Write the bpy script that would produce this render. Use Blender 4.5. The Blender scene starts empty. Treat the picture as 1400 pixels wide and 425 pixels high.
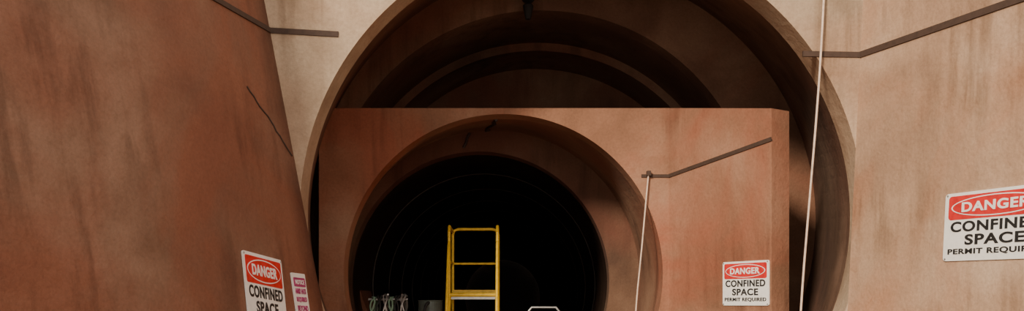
import bpy, bmesh, math, random
from mathutils import Vector, Matrix
random.seed(4)
F=1200.0; HZ=415.0; ZC=1.6
def P(px,py,Y):
    return Vector(((px-700)/F*Y, Y, ZC+(HZ-py)/F*Y))
def circ(px,py,r,Y):
    p=P(px,py,Y); return (p.x,p.z,r/F*Y)

# ---------------- materials ----------------
def concrete(name,c1,c2,c3,rust=(.30,.10,.045),rustamt=.55,streak=0.6,bump=0.45,rough=0.88,seed=0):
    m=bpy.data.materials.new(name); m.use_nodes=True
    n=m.node_tree.nodes; l=m.node_tree.links; b=n['Principled BSDF']
    tc=n.new('ShaderNodeTexCoord')
    off=n.new('ShaderNodeMapping'); off.inputs['Location'].default_value=(seed*3.1,seed*1.7,seed*2.3)
    l.new(tc.outputs['Object'],off.inputs['Vector']); vec=off.outputs[0]
    def noise(scale,detail,r,v=vec,dist=0):
        x=n.new('ShaderNodeTexNoise'); x.inputs['Scale'].default_value=scale; x.inputs['Detail'].default_value=detail
        x.inputs['Roughness'].default_value=r; x.inputs['Distortion'].default_value=dist; l.new(v,x.inputs['Vector']); return x
    def ramp(src,stops):
        x=n.new('ShaderNodeValToRGB'); e=x.color_ramp.elements
        e[0].position=stops[0][0]; e[0].color=(*stops[0][1],1); e[1].position=stops[-1][0]; e[1].color=(*stops[-1][1],1)
        for p,c in stops[1:-1]:
            k=e.new(p); k.color=(*c,1)
        l.new(src,x.inputs['Fac']); return x
    def mix(mode,fac,a,bb):
        x=n.new('ShaderNodeMix'); x.data_type='RGBA'; x.blend_type=mode
        if isinstance(fac,float): x.inputs['Factor'].default_value=fac
        else: l.new(fac,x.inputs['Factor'])
        l.new(a,x.inputs[6])
        if isinstance(bb,tuple): x.inputs[7].default_value=(*bb,1)
        else: l.new(bb,x.inputs[7])
        return x.outputs[2]
    base=ramp(noise(.8,7,.55,dist=.4).outputs['Fac'],[(.32,c1),(.5,c2),(.68,c3)]).outputs[0]
    rm=ramp(noise(.45,6,.55,dist=.8).outputs['Fac'],[(.44,(0,0,0)),(.62,(rustamt,)*3)]).outputs[0]
    col=mix('MIX',rm,base,rust)
    # run-down streaks
    mp=n.new('ShaderNodeMapping'); mp.inputs['Scale'].default_value=(2.6,2.6,.22); l.new(vec,mp.inputs['Vector'])
    st=ramp(noise(1.6,9,.6,mp.outputs[0],.2).outputs['Fac'],[(.38,(.42,.36,.30)),(.50,(.92,.9,.88)),(.58,(1,1,1))]).outputs[0]
    gate=ramp(noise(.6,3,.5).outputs['Fac'],[(.42,(0,0,0)),(.6,(streak,)*3)]).outputs[0]
    col=mix('MULTIPLY',gate,col,st)
    g=ramp(noise(34,5,.7).outputs['Fac'],[(.3,(.78,.77,.75)),(.6,(1.0,1.0,1.0))]).outputs[0]
    col=mix('MULTIPLY',.8,col,g)
    l.new(col,b.inputs['Base Color'])
    n3=noise(9,10,.62)
    bp=n.new('ShaderNodeBump'); bp.inputs['Strength'].default_value=bump; bp.inputs['Distance'].default_value=.03
    l.new(n3.outputs['Fac'],bp.inputs['Height']); l.new(bp.outputs[0],b.inputs['Normal'])
    b.inputs['Roughness'].default_value=rough
    return m
def paint(name,c,rough=.5,metal=0.0,dirt=.75):
    m=bpy.data.materials.new(name); m.use_nodes=True
    n=m.node_tree.nodes; l=m.node_tree.links; b=n['Principled BSDF']
    no=n.new('ShaderNodeTexNoise'); no.inputs['Scale'].default_value=18; no.inputs['Detail'].default_value=5
    tc=n.new('ShaderNodeTexCoord'); l.new(tc.outputs['Object'],no.inputs['Vector'])
    cr=n.new('ShaderNodeValToRGB'); cr.color_ramp.elements[0].position=.3
    cr.color_ramp.elements[0].color=(*[x*dirt for x in c],1); cr.color_ramp.elements[1].color=(*c,1); cr.color_ramp.elements[1].position=.55
    l.new(no.outputs['Fac'],cr.inputs['Fac']); l.new(cr.outputs[0],b.inputs['Base Color'])
    b.inputs['Roughness'].default_value=rough; b.inputs['Metallic'].default_value=metal
    return m
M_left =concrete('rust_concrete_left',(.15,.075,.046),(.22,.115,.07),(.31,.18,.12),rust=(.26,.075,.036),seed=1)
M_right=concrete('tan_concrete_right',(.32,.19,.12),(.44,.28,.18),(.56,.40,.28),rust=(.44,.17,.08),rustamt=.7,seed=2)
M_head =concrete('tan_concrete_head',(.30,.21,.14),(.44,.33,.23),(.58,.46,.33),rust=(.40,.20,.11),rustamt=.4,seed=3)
M_bulk =concrete('stained_concrete_bulkhead',(.20,.095,.052),(.30,.145,.085),(.39,.22,.14),rust=(.34,.09,.045),rustamt=.7,seed=4)
M_dark =concrete('shaded_concrete',(.10,.05,.03),(.16,.085,.05),(.24,.14,.09),rust=(.17,.05,.03),seed=5)  # concrete inside the arch, its shade darkened into the base colour
M_ring =concrete('ring_concrete',(.15,.07,.04),(.22,.11,.065),(.32,.18,.11),rust=(.24,.07,.035),seed=6)
M_deep =concrete('shaded_dark_lining',(.016,.010,.008),(.035,.022,.015),(.07,.042,.028),rust=(.035,.015,.01),rough=.45,seed=7)  # near-black colours stand in for the unlit depth of the tunnel
M_floor=concrete('wet_floor',(.08,.06,.045),(.16,.12,.09),(.26,.21,.15),rough=.35,seed=8)
M_joint=paint('joint_sealant',(.06,.033,.022),.8)
M_white=paint('sign_white',(.88,.87,.84),.4,dirt=.92)
M_red  =paint('sign_red',(.66,.03,.03),.45)
M_black=paint('sign_black',(.02,.02,.02),.5)
M_purp =paint('sign_magenta',(.42,.05,.18),.5)
M_yel  =paint('yellow_paint',(.95,.62,.04),.4)
M_steel=paint('galvanised_steel',(.55,.55,.53),.35,.6)
M_rub  =paint('rubber',(.03,.03,.03),.8)
M_cable=paint('cable_white',(.74,.56,.44),.6)
M_hose =paint('hose_green',(.26,.42,.30),.5)
M_seam =paint('grout_seam',(.05,.03,.022),.6)
M_blue =paint('pump_grey_paint',(.12,.15,.13),.4)

# ---------------- mesh helpers ----------------
def obj(name,verts,faces,mat,parent=None,smooth=False):
    me=bpy.data.meshes.new(name); me.from_pydata([tuple(v) for v in verts],[],faces)
    bm=bmesh.new(); bm.from_mesh(me); bmesh.ops.recalc_face_normals(bm,faces=bm.faces)
    bm.to_mesh(me); bm.free()
    if smooth:
        for p in me.polygons: p.use_smooth=True
    me.materials.append(mat)
    o=bpy.data.objects.new(name,me); bpy.context.collection.objects.link(o)
    if parent: o.parent=parent
    return o
def slab(name,f8,mat,parent=None):
    return obj(name,f8,[(0,1,2,3),(4,7,6,5),(0,4,5,1),(1,5,6,2),(2,6,7,3),(3,7,4,0)],mat,parent)
def box(name,x0,x1,y0,y1,z0,z1,mat,parent=None):
    return slab(name,[(x0,y0,z0),(x1,y0,z0),(x1,y0,z1),(x0,y0,z1),(x0,y1,z0),(x1,y1,z0),(x1,y1,z1),(x0,y1,z1)],mat,parent)
def plate(name,c,x0,x1,z0,z1,y0,y1,mat):
    cx,cz,r=c; angs=[2*math.pi*i/200 for i in range(200)]
    for X in (x0,x1):
        for Z in (z0,z1): angs.append(math.atan2(Z-cz,X-cx)%(2*math.pi))
    angs=sorted(set(round(a,6) for a in angs)); N=len(angs)
    inn=[];out=[]
    for a in angs:
        ca,sa=math.cos(a),math.sin(a)
        inn.append((cx+r*ca,cz+r*sa))
        t=1e9
        if ca>1e-9:t=min(t,(x1-cx)/ca)
        if ca<-1e-9:t=min(t,(x0-cx)/ca)
        if sa>1e-9:t=min(t,(z1-cz)/sa)
        if sa<-1e-9:t=min(t,(z0-cz)/sa)
        out.append((cx+t*ca,cz+t*sa))
    V=[];Fc=[]
    for Y in (y0,y1):
        V+=[(x,Y,z) for x,z in inn]; V+=[(x,Y,z) for x,z in out]
    for i in range(N):
        j=(i+1)%N
        Fc+=[(i,j,N+j,N+i),(2*N+i,3*N+i,3*N+j,2*N+j),(i,2*N+i,2*N+j,j),(N+i,N+j,3*N+j,3*N+i)]
    return obj(name,V,Fc,mat)
def tube(name,stations,mat,th=.12):
    N=128; V=[];Fc=[];S=len(stations)
    for off in (0,th):
        for Y,(cx,cz,r) in stations:
            for i in range(N):
                a=2*math.pi*i/N; V.append((cx+(r+off)*math.cos(a),Y,cz+(r+off)*math.sin(a)))
    for s in range(S-1):
        for i in range(N):
            j=(i+1)%N
            Fc.append((s*N+i,s*N+j,(s+1)*N+j,(s+1)*N+i))
            b=S*N; Fc.append((b+s*N+i,b+(s+1)*N+i,b+(s+1)*N+j,b+s*N+j))
    for s in (0,S-1):
        for i in range(N):
            j=(i+1)%N; b=S*N
            Fc.append((s*N+i,s*N+j,b+s*N+j,b+s*N+i))
    return obj(name,V,Fc,mat)
def pipe(name,pts,r,mat,parent=None,cyc=False,smooth=False):
    cu=bpy.data.curves.new(name,'CURVE'); cu.dimensions='3D'; cu.bevel_depth=r; cu.bevel_resolution=3; cu.use_fill_caps=True
    if smooth:
        sp=cu.splines.new('NURBS'); sp.points.add(len(pts)-1); sp.order_u=3; sp.use_endpoint_u=True
    else:
        sp=cu.splines.new('POLY'); sp.points.add(len(pts)-1)
    for p,q in zip(sp.points,pts): p.co=(*q,1)
    sp.use_cyclic_u=cyc
    o=bpy.data.objects.new(name,cu); bpy.context.collection.objects.link(o)
    cu.materials.append(mat)
    dg=bpy.context.evaluated_depsgraph_get()
    me=bpy.data.meshes.new_from_object(o.evaluated_get(dg)); bpy.data.objects.remove(o)
    for p in me.polygons: p.use_smooth=True
    o=bpy.data.objects.new(name,me); bpy.context.collection.objects.link(o)
    if parent:o.parent=parent
    return o
def cyl(name,c,r,h,axis,mat,parent=None,prof=None):
    prof=prof or [(0,1),(1,1)]; N=32; V=[];Fc=[]
    for t,k in prof:
        for i in range(N):
            a=2*math.pi*i/N; u,v=r*k*math.cos(a),r*k*math.sin(a)
            if axis=='z': V.append((c[0]+u,c[1]+v,c[2]+h*t))
            else: V.append((c[0]+h*t,c[1]+u,c[2]+v))
    S=len(prof)
    for s in range(S-1):
        for i in range(N):
            j=(i+1)%N; Fc.append((s*N+i,s*N+j,(s+1)*N+j,(s+1)*N+i))
    Fc.append(tuple(range(N))[::-1]); Fc.append(tuple(range((S-1)*N,S*N)))
    return obj(name,V,Fc,mat,parent)
def empty(name,M=None):
    o=bpy.data.objects.new(name,None); bpy.context.collection.objects.link(o); o.empty_display_size=.1
    if M: o.matrix_world=M
    return o

# ---------------- surfaces ----------------
LL=.19; LS=.30
def XL(Y,z):
    t=9-Y
    return -1.95-LL*(z-1.6)-LS*t-.018*max(0,t-1.2)**2*(1+.15*z)
RL=.05; RS=.375
def XR(Y,z): return 3.49+RL*(z-2.5)+RS*(9-Y)
z0,z1=-.1,7.2
def wall(name,Xf,ya,yb,th,mat,ny=40,nz=10):
    V=[];Fc=[]
    for off in (0,th):
        for i in range(ny+1):
            for j in range(nz+1):
                y=ya+(yb-ya)*i/ny; z=z0+(z1-z0)*j/nz; V.append((Xf(y,z)+off,y,z))
    b=(ny+1)*(nz+1); idx=lambda i,j:i*(nz+1)+j
    for i in range(ny):
        for j in range(nz):
            q=(idx(i,j),idx(i+1,j),idx(i+1,j+1),idx(i,j+1)); Fc.append(q); Fc.append(tuple(b+k for k in q[::-1]))
    for i in range(ny):
        for j in (0,nz): Fc.append((idx(i,j),idx(i+1,j),b+idx(i+1,j),b+idx(i,j)))
    for j in range(nz):
        for i in (0,ny): Fc.append((idx(i,j),idx(i,j+1),b+idx(i,j+1),b+idx(i,j)))
    return obj(name,V,Fc,mat,smooth=False)
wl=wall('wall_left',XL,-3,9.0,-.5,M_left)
for p in wl.data.polygons: p.use_smooth=abs(p.normal.x)>.5
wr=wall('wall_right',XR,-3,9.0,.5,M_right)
A=circ(795,290,385,9)
wf=plate('wall_headwall',A,-5,5.2,-.5,7.4,9.0,9.35,M_head)
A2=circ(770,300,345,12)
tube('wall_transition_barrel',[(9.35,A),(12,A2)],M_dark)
B=circ(740,308,294,12)
plate('wall_ring',B,-3.4,4.8,-.8,6.6,12.0,12.3,M_ring)
B2=(B[0],B[1],B[2]+.12)
tube('wall_upper_barrel',[(12.3,B),(13.9,B2),(13.92,B),(15.0,B)],M_ring)
C=(-.11,1.976,2.0)
wb=plate('wall_bulkhead',C,-2.42,1.97,-.1,4.05,11.0,11.3,M_bulk)
C2=circ(672,380,202,13)
tube('wall_bulkhead_throat',[(11.3,C),(13,C2)],M_ring)
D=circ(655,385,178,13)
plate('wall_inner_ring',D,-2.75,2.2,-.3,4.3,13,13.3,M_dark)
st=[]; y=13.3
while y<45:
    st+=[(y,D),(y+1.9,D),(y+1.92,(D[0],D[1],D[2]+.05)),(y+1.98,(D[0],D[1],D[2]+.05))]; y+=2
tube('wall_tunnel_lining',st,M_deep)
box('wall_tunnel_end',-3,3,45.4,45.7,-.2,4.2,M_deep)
plate('wall_upper_barrel_end',(D[0],D[1],D[2]+.1),-3.2,4,-.6,6,15,15.2,M_ring)
W0=Vector((1.97,11,0)); W1=Vector((2.84,9.6,0))
wd=(W1-W0).normalized(); wn=Vector((-wd.y,wd.x,0))
if wn.y<0: wn=-wn
wn*= .28
V=[(W0.x,W0.y,-.1),(W1.x,W1.y,-.1),(W1.x,W1.y,P(1055,148,9.6).z),(W0.x,W0.y,4.05)]
V+=[(a+wn.x,b+wn.y,c) for a,b,c in V]
ww=slab('wall_wing',V,M_bulk)
box('floor',-8,9,-4,46,-.12,0,M_floor)

# ---------------- joints ----------------
def strip(name,pa,pb,n,w,parent,t=.014,mat=M_joint):
    pa=Vector(pa);pb=Vector(pb);n=Vector(n).normalized()
    d=(pb-pa).normalized(); up=n.cross(d).normalized()*w/2
    V=[pa-up,pb-up,pb+up,pa+up]; V=[v-n*.01 for v in V]+[v+n*t for v in V]
    return slab(name,V,mat,parent)
nR=Vector((-1,-RS,RL)); nL=Vector((1,-LS,LL))
def onR(Y,z): return (XR(Y,z),Y,z)
def onL(Y,z): return (XL(Y,z),Y,z)
strip('expansion_joint',onR(9,4.15),onR(4,4.08),nR,.062,wr)
strip('expansion_joint_return',(2.98,9,4.16),(XR(9,4.15),9,4.15),(0,-1,0),.055,wf)
strip('expansion_joint_left',onL(9,4.40),onL(8.0,4.42),nL,.055,wl)
strip('expansion_joint_left',onL(8.0,4.42),onL(7.0,4.44),nL,.055,wl)
strip('expansion_joint_left_return',(XL(9,4.4),9,4.40),(-1.78,9,4.36),(0,-1,0),.055,wf)
strip('wing_joint',(W0.x,W0.y,3.2),(W1.x,W1.y,P(1055,190,9.6).z),-wn,.045,ww)
strip('bulkhead_joint',(1.62,11,3.2),(1.97,11,3.2),(0,-1,0),.038,wb)
# hairline crack repaired with grout, running down the left wall
def hitL(px,py):
    lo,hi=2.0,9.0
    for _ in range(50):
        m=(lo+hi)/2; q=P(px,py,m)
        if q.x<XL(m,q.z): hi=m
        else: lo=m
    return P(px,py,lo)
pts=[]
for i in range(15):
    t=i/14; q=hitL(338+62*t+random.uniform(-1.5,1.5),118+95*t); q.x+=.002; pts.append(q)
pipe('grout_crack_left',pts,.009,M_seam,wl)

def seam(name,stA,stB,ang,parent):
    pts=[]
    for i in range(12):
        t=i/11; a=math.radians(ang+random.uniform(-.8,.8))
        Y=stA[0]+(stB[0]-stA[0])*t; c=[stA[1][k]+(stB[1][k]-stA[1][k])*t for k in range(3)]
        pts.append((c[0]+(c[2]-.005)*math.cos(a),Y,c[1]+(c[2]-.005)*math.sin(a)))
    return pipe(name,pts,.022,M_seam,parent)
bt=bpy.data.objects['wall_bulkhead_throat']; bb=bpy.data.objects['wall_transition_barrel']
seam('grout_seam',(11.3,C),(13,C2),92,bt)
seam('grout_seam_barrel',(9.36,A),(12,A2),101,bb)
ir=bpy.data.objects['wall_inner_ring']
pipe('grout_crack_inner',[P(641+(-i)*1.2+random.uniform(-2,2),182+i*4,12.99) for i in range(6)],.02,M_seam,ir)
e=empty('crown_drain_fitting')
p=P(722,0,11.85)
pipe('stub',[(p.x,11.85,4.95+.6),(p.x,11.85,p.z-.08)],.045,M_rub,e)
cyl('collar',(p.x,11.85,p.z-.02),.085,.10,'z',M_rub,e,[(0,.8),(.2,1),(.8,1),(1,.8)])
cyl('nozzle',(p.x,11.85,p.z-.26),.07,.2,'z',M_rub,e,[(0,.5),(.3,.7),(.9,1),(1,.8)])
box('strap',p.x-.12,p.x+.12,11.86,12.0,p.z+.10,p.z+.15,M_steel,e)

# ---------------- signs ----------------
def frame(u,n,origin,roll=0):
    n=Vector(n).normalized(); u=Vector(u); u=(u-n*u.dot(n)).normalized(); v=n.cross(u)
    M=Matrix((u,v,n)).transposed().to_4x4(); M.translation=Vector(origin)
    return M@Matrix.Rotation(roll,4,'Z')
def rrect(name,w,h,r,z0,z1,mat,par,cx=0,cy=0,ell=False):
    pts=[]
    if ell:
        for i in range(48):
            a=2*math.pi*i/48; pts.append((cx+w/2*math.cos(a),cy+h/2*math.sin(a)))
    else:
        for qx,qy,a0 in ((1,1,0),(-1,1,90),(-1,-1,180),(1,-1,270)):
            for k in range(7):
                a=math.radians(a0+15*k); pts.append((cx+qx*(w/2-r)+r*math.cos(a),cy+qy*(h/2-r)+r*math.sin(a)))
    N=len(pts); V=[(x,y,z0) for x,y in pts]+[(x,y,z1) for x,y in pts]
    Fc=[tuple(range(N))[::-1],tuple(range(N,2*N))]+[(i,(i+1)%N,N+(i+1)%N,N+i) for i in range(N)]
    return obj(name,V,Fc,mat,par)
def text(s,wmax,h,cx,cy,z,mat,par,name,bold=.030):
    cu=bpy.data.curves.new(name,'FONT'); cu.body=s; cu.align_x='CENTER'; cu.align_y='CENTER'; cu.size=1; cu.extrude=.002; cu.offset=bold
    cu.space_character=1.1
    o=bpy.data.objects.new(name,cu); bpy.context.collection.objects.link(o)
    dg=bpy.context.evaluated_depsgraph_get(); me=bpy.data.meshes.new_from_object(o.evaluated_get(dg)); bpy.data.objects.remove(o)
    xs=[v.co.x for v in me.vertices]; ys=[v.co.y for v in me.vertices]
    sx=wmax/(max(xs)-min(xs)); sy=h/(max(ys)-min(ys)); mx=(max(xs)+min(xs))/2; my=(max(ys)+min(ys))/2
    for v in me.vertices: v.co=((v.co.x-mx)*sx+cx,(v.co.y-my)*sy+cy,z+v.co.z)
    me.materials.clear(); me.materials.append(mat)
    o=bpy.data.objects.new(name,me); bpy.context.collection.objects.link(o); o.parent=par
def danger(M,w,h):
    e=empty('danger_sign',M)
    rrect('board',w,h,w*.03,-.004,.010,M_white,e)
    hc=h*.28
    rrect('header',w*.92,h*.35,w*.03,.009,.0130,M_red,e,0,hc)
    rrect('oval_rim',w*.86,h*.30,0,.011,.0150,M_white,e,0,hc,True)
    rrect('oval',w*.83,h*.27,0,.012,.0165,M_red,e,0,hc,True)
    text('DANGER',w*.64,h*.145,0,hc,.018,M_white,e,'danger_text')
    text('CONFINED',w*.86,h*.155,0,h*.0,.012,M_black,e,'confined_text')
    text('SPACE',w*.56,h*.155,0,h*-.195,.012,M_black,e,'space_text')
    text('PERMIT REQUIRED',w*.90,h*.095,0,h*-.37,.012,M_black,e,'permit_text')
    for sx in(-1,1):
        for sy in(-1,1): rrect('screw',.018,.018,0,.009,.015,M_steel,e,sx*w*.475,sy*h*.47,True)
    return e
o=Vector(onR(7.40,2.27))+nR.normalized()*.006
danger(frame((RS,-1,0),nR,o,math.radians(-1)),1.04,.60)
k=.775; o=Vector((W0.x+.87*k,W0.y-1.4*k,1.83))-wn.normalized()*.006
danger(frame(wd,-wn,o,0),.69,.50)
def Lframe(Y,z,roll):
    a=Vector(onL(Y+.3,z))-Vector(onL(Y-.3,z)); b=Vector(onL(Y,z+.3))-Vector(onL(Y,z-.3)); n=a.cross(b).normalized()
    if n.x<0:n=-n
    return frame(a,n,Vector(onL(Y,z))+n*.008,roll)
danger(Lframe(8.02,1.69,math.radians(-6)),.62,.72)
e=empty('notice_sign',Lframe(8.60,1.60,math.radians(-2)))
rrect('board',.25,.60,.01,-.004,.01,M_white,e)
rrect('header',.21,.09,.01,.009,.014,M_purp,e,0,.21)
text('NOTICE',.16,.045,0,.21,.0145,M_white,e,'t0')
for i,s in enumerate(('HARD HATS','REQUIRED','BEYOND','THIS','POINT')): text(s,.19 if len(s)>5 else .13,.055,0,.12-.085*i,.012,M_purp,e,'t%d'%(i+1))

# ---------------- cables ----------------
e=empty('hanging_cable')
pipe('line',[P(1129,-60,8.9),P(1125,30,8.9),P(1118,140,8.9),P(1107,270,8.9),P(1094,425,8.9),P(1085,600,8.9)],.011,M_cable,e,smooth=True)
p=P(1129,-60,8.9); box('bracket',p.x-.05,p.x+.05,8.86,9.01,p.z-.05,p.z+.05,M_steel,e)
e=empty('hanging_cable')
pipe('line',[P(887,235,10.96),P(884,265,10.95),P(877,345,10.93),P(868,430,10.93),P(862,560,10.93)],.010,M_cable,e,smooth=True)
p=P(887,238,10.96); box('bracket',p.x-.025,p.x+.025,10.93,11.01,p.z-.02,p.z+.04,M_joint,e)

# ---------------- rolling platform ladder ----------------
e=empty('rolling_platform_ladder')
xl,xr=-.86,-.20; yf,yb=12.0,12.75; zt=2.68; zp=1.70
r=.021
pipe('rear_guardrail',[(xl,yb,.12),(xl,yb,zt-.08),(xl+.02,yb,zt-.02),(xl+.08,yb,zt),(xr-.08,yb,zt),(xr-.02,yb,zt-.02),(xr,yb,zt-.08),(xr,yb,.12)],r,M_yel,e)
for s,x in (('left',xl),('right',xr)):
    pipe('front_post_'+s,[(x,yf,.12),(x,yf,zt-.1)],r,M_yel,e)
    pipe('side_top_rail_'+s,[(x,yf,zt-.1),(x,yf+.06,zt-.02),(x,yb,zt-.04)],r,M_yel,e)
    pipe('side_mid_rail_'+s,[(x,yf,2.18),(x,yb,2.18)],r*.8,M_yel,e)
    pipe('handrail_'+s,[(x,yf,2.45),(x,11.9,2.38),(x,11.35,1.15),(x,11.35,.95)],r*.9,M_yel,e)
    pipe('stringer_'+s,[(x,yf,zp),(x,11.15,.12)],.028,M_yel,e)
    pipe('base_'+s,[(x,11.15,.12),(x,yb,.12)],.026,M_yel,e)
    pipe('brace_'+s,[(x,yb,.15),(x,yf,1.2)],.016,M_yel,e)
pipe('rear_mid_rail',[(xl,yb,2.18),(xr,yb,2.18)],r*.8,M_yel,e)
pipe('front_bar',[(xl,yf,zp+.02),(xr,yf,zp+.02)],r*1.3,M_yel,e)
box('platform',xl,xr,yf,yb,zp-.04,zp,M_steel,e)
box('toe_board',xl,xr,yb-.02,yb,zp,zp+.1,M_yel,e)
for i in range(6):
    t=(i+1)/7; zz=zp+(.12-zp)*t; yy=yf+(11.15-yf)*t
    box('tread_%d'%i,xl,xr,yy-.02,yy+.16,zz-.03,zz,M_steel,e)
for x in (xl,xr):
    for y in (11.2,yb-.03): cyl('wheel',(x-.02,y,.06),.06,.04,'x',M_rub,e,[(0,.8),(.2,1),(.8,1),(1,.8)])

# ---------------- hand cart ----------------
e=empty('hand_cart')
YC=12.0
a0=P(722,421,YC).x; a1=P(765,421,YC).x; zz=P(0,420,YC).z
pipe('handle',[(a0,YC,.25),(a0,YC,zz-.06),(a0+.05,YC,zz),(a1-.05,YC,zz),(a1,YC,zz-.06),(a1,YC,.25)],.014,M_steel,e)
pipe('cross_bar',[(a0,YC,zz-.3),(a1,YC,zz-.3)],.013,M_steel,e)
box('bed',a0-.03,a1+.03,YC-.1,YC+.6,.2,.26,M_steel,e)
pipe('hose_wrap',[(a0+.21+.20*math.cos(t*.5),YC-.03-.002*t,zz-.20+.12*math.sin(t*.5)) for t in range(26)],.012,M_rub,e)
for x in (a0,a1):
    for y in (YC,YC+.5): cyl('wheel',(x-.025,y,.1),.1,.05,'x',M_rub,e,[(0,.8),(.2,1),(.8,1),(1,.8)])

# ---------------- grout pump with hopper ----------------
e=empty('grout_pump')
x0=-1.34; x1=-.96
box('skid',x0-.03,x1+.03,12.0,12.7,.0,.10,M_rub,e)
box('motor_housing',x0+.02,x1-.02,12.15,12.6,.10,.95,M_blue,e)
for s,x in (('left',x0),('right',x1)):
    pipe('frame_'+s,[(x,12.1,.08),(x,12.1,1.35),(x,12.65,1.35),(x,12.65,.08)],.016,M_steel,e)
cyl('hopper',((x0+x1)/2,12.38,.95),.17,.70,'z',M_blue,e,[(0,.3),(.45,.85),(.5,1),(.97,1),(1,1.06)])
pipe('discharge_hose',[(x0+.1,12.15,.4),(x0+.1,11.9,.25),(x0+.2,11.8,.5),(x0+.12,11.9,1.2),(x0+.15,12.1,1.66),(x0+.2,12.3,1.60)],.022,M_rub,e,smooth=True)

# ---------------- hose rack ----------------
e=empty('hose_rack')
xa,xb=-2.0,-1.50
zh=1.66
for x in (xa,xb):
    pipe('leg',[(x,12.25,0),(x,12.4,zh),(x,12.55,0)],.018,M_steel,e)
pipe('top_bar',[(xa-.03,12.4,zh),(xb+.03,12.4,zh)],.02,M_steel,e)
for j in range(6):
    cx=xa+.05+j*.085
    pipe('coil_%d'%j,[(cx+.03*math.sin(t*1.1+j),12.4+.17*math.sin(t*.42),zh-.17+(.20+.02*(j%3))*math.cos(t*.42)) for t in range(32)],.013,(M_hose,M_rub,M_steel)[j%3],e)

# ---------------- lights ----------------
w=bpy.data.worlds.new('world'); bpy.context.scene.world=w; w.use_nodes=True
bg=w.node_tree.nodes['Background']; bg.inputs[0].default_value=(1.0,.89,.78,1); bg.inputs[1].default_value=1.35
s=bpy.data.lights.new('sun','SUN'); s.energy=4.2; s.angle=math.radians(8); s.color=(1,.86,.68)
so=bpy.data.objects.new('sun',s); bpy.context.collection.objects.link(so)
so.rotation_euler=Vector((.45,.80,-.38)).to_track_quat('-Z','Y').to_euler()

# ---------------- camera ----------------
cam=bpy.data.cameras.new('camera'); co=bpy.data.objects.new('camera',cam); bpy.context.collection.objects.link(co)
co.location=(0,0,ZC); co.rotation_euler=(math.pi/2,0,0)
cam.lens=36*F/1400; cam.sensor_width=36; cam.shift_y=(HZ-212.5)/1400; cam.clip_end=200
bpy.context.scene.camera=co
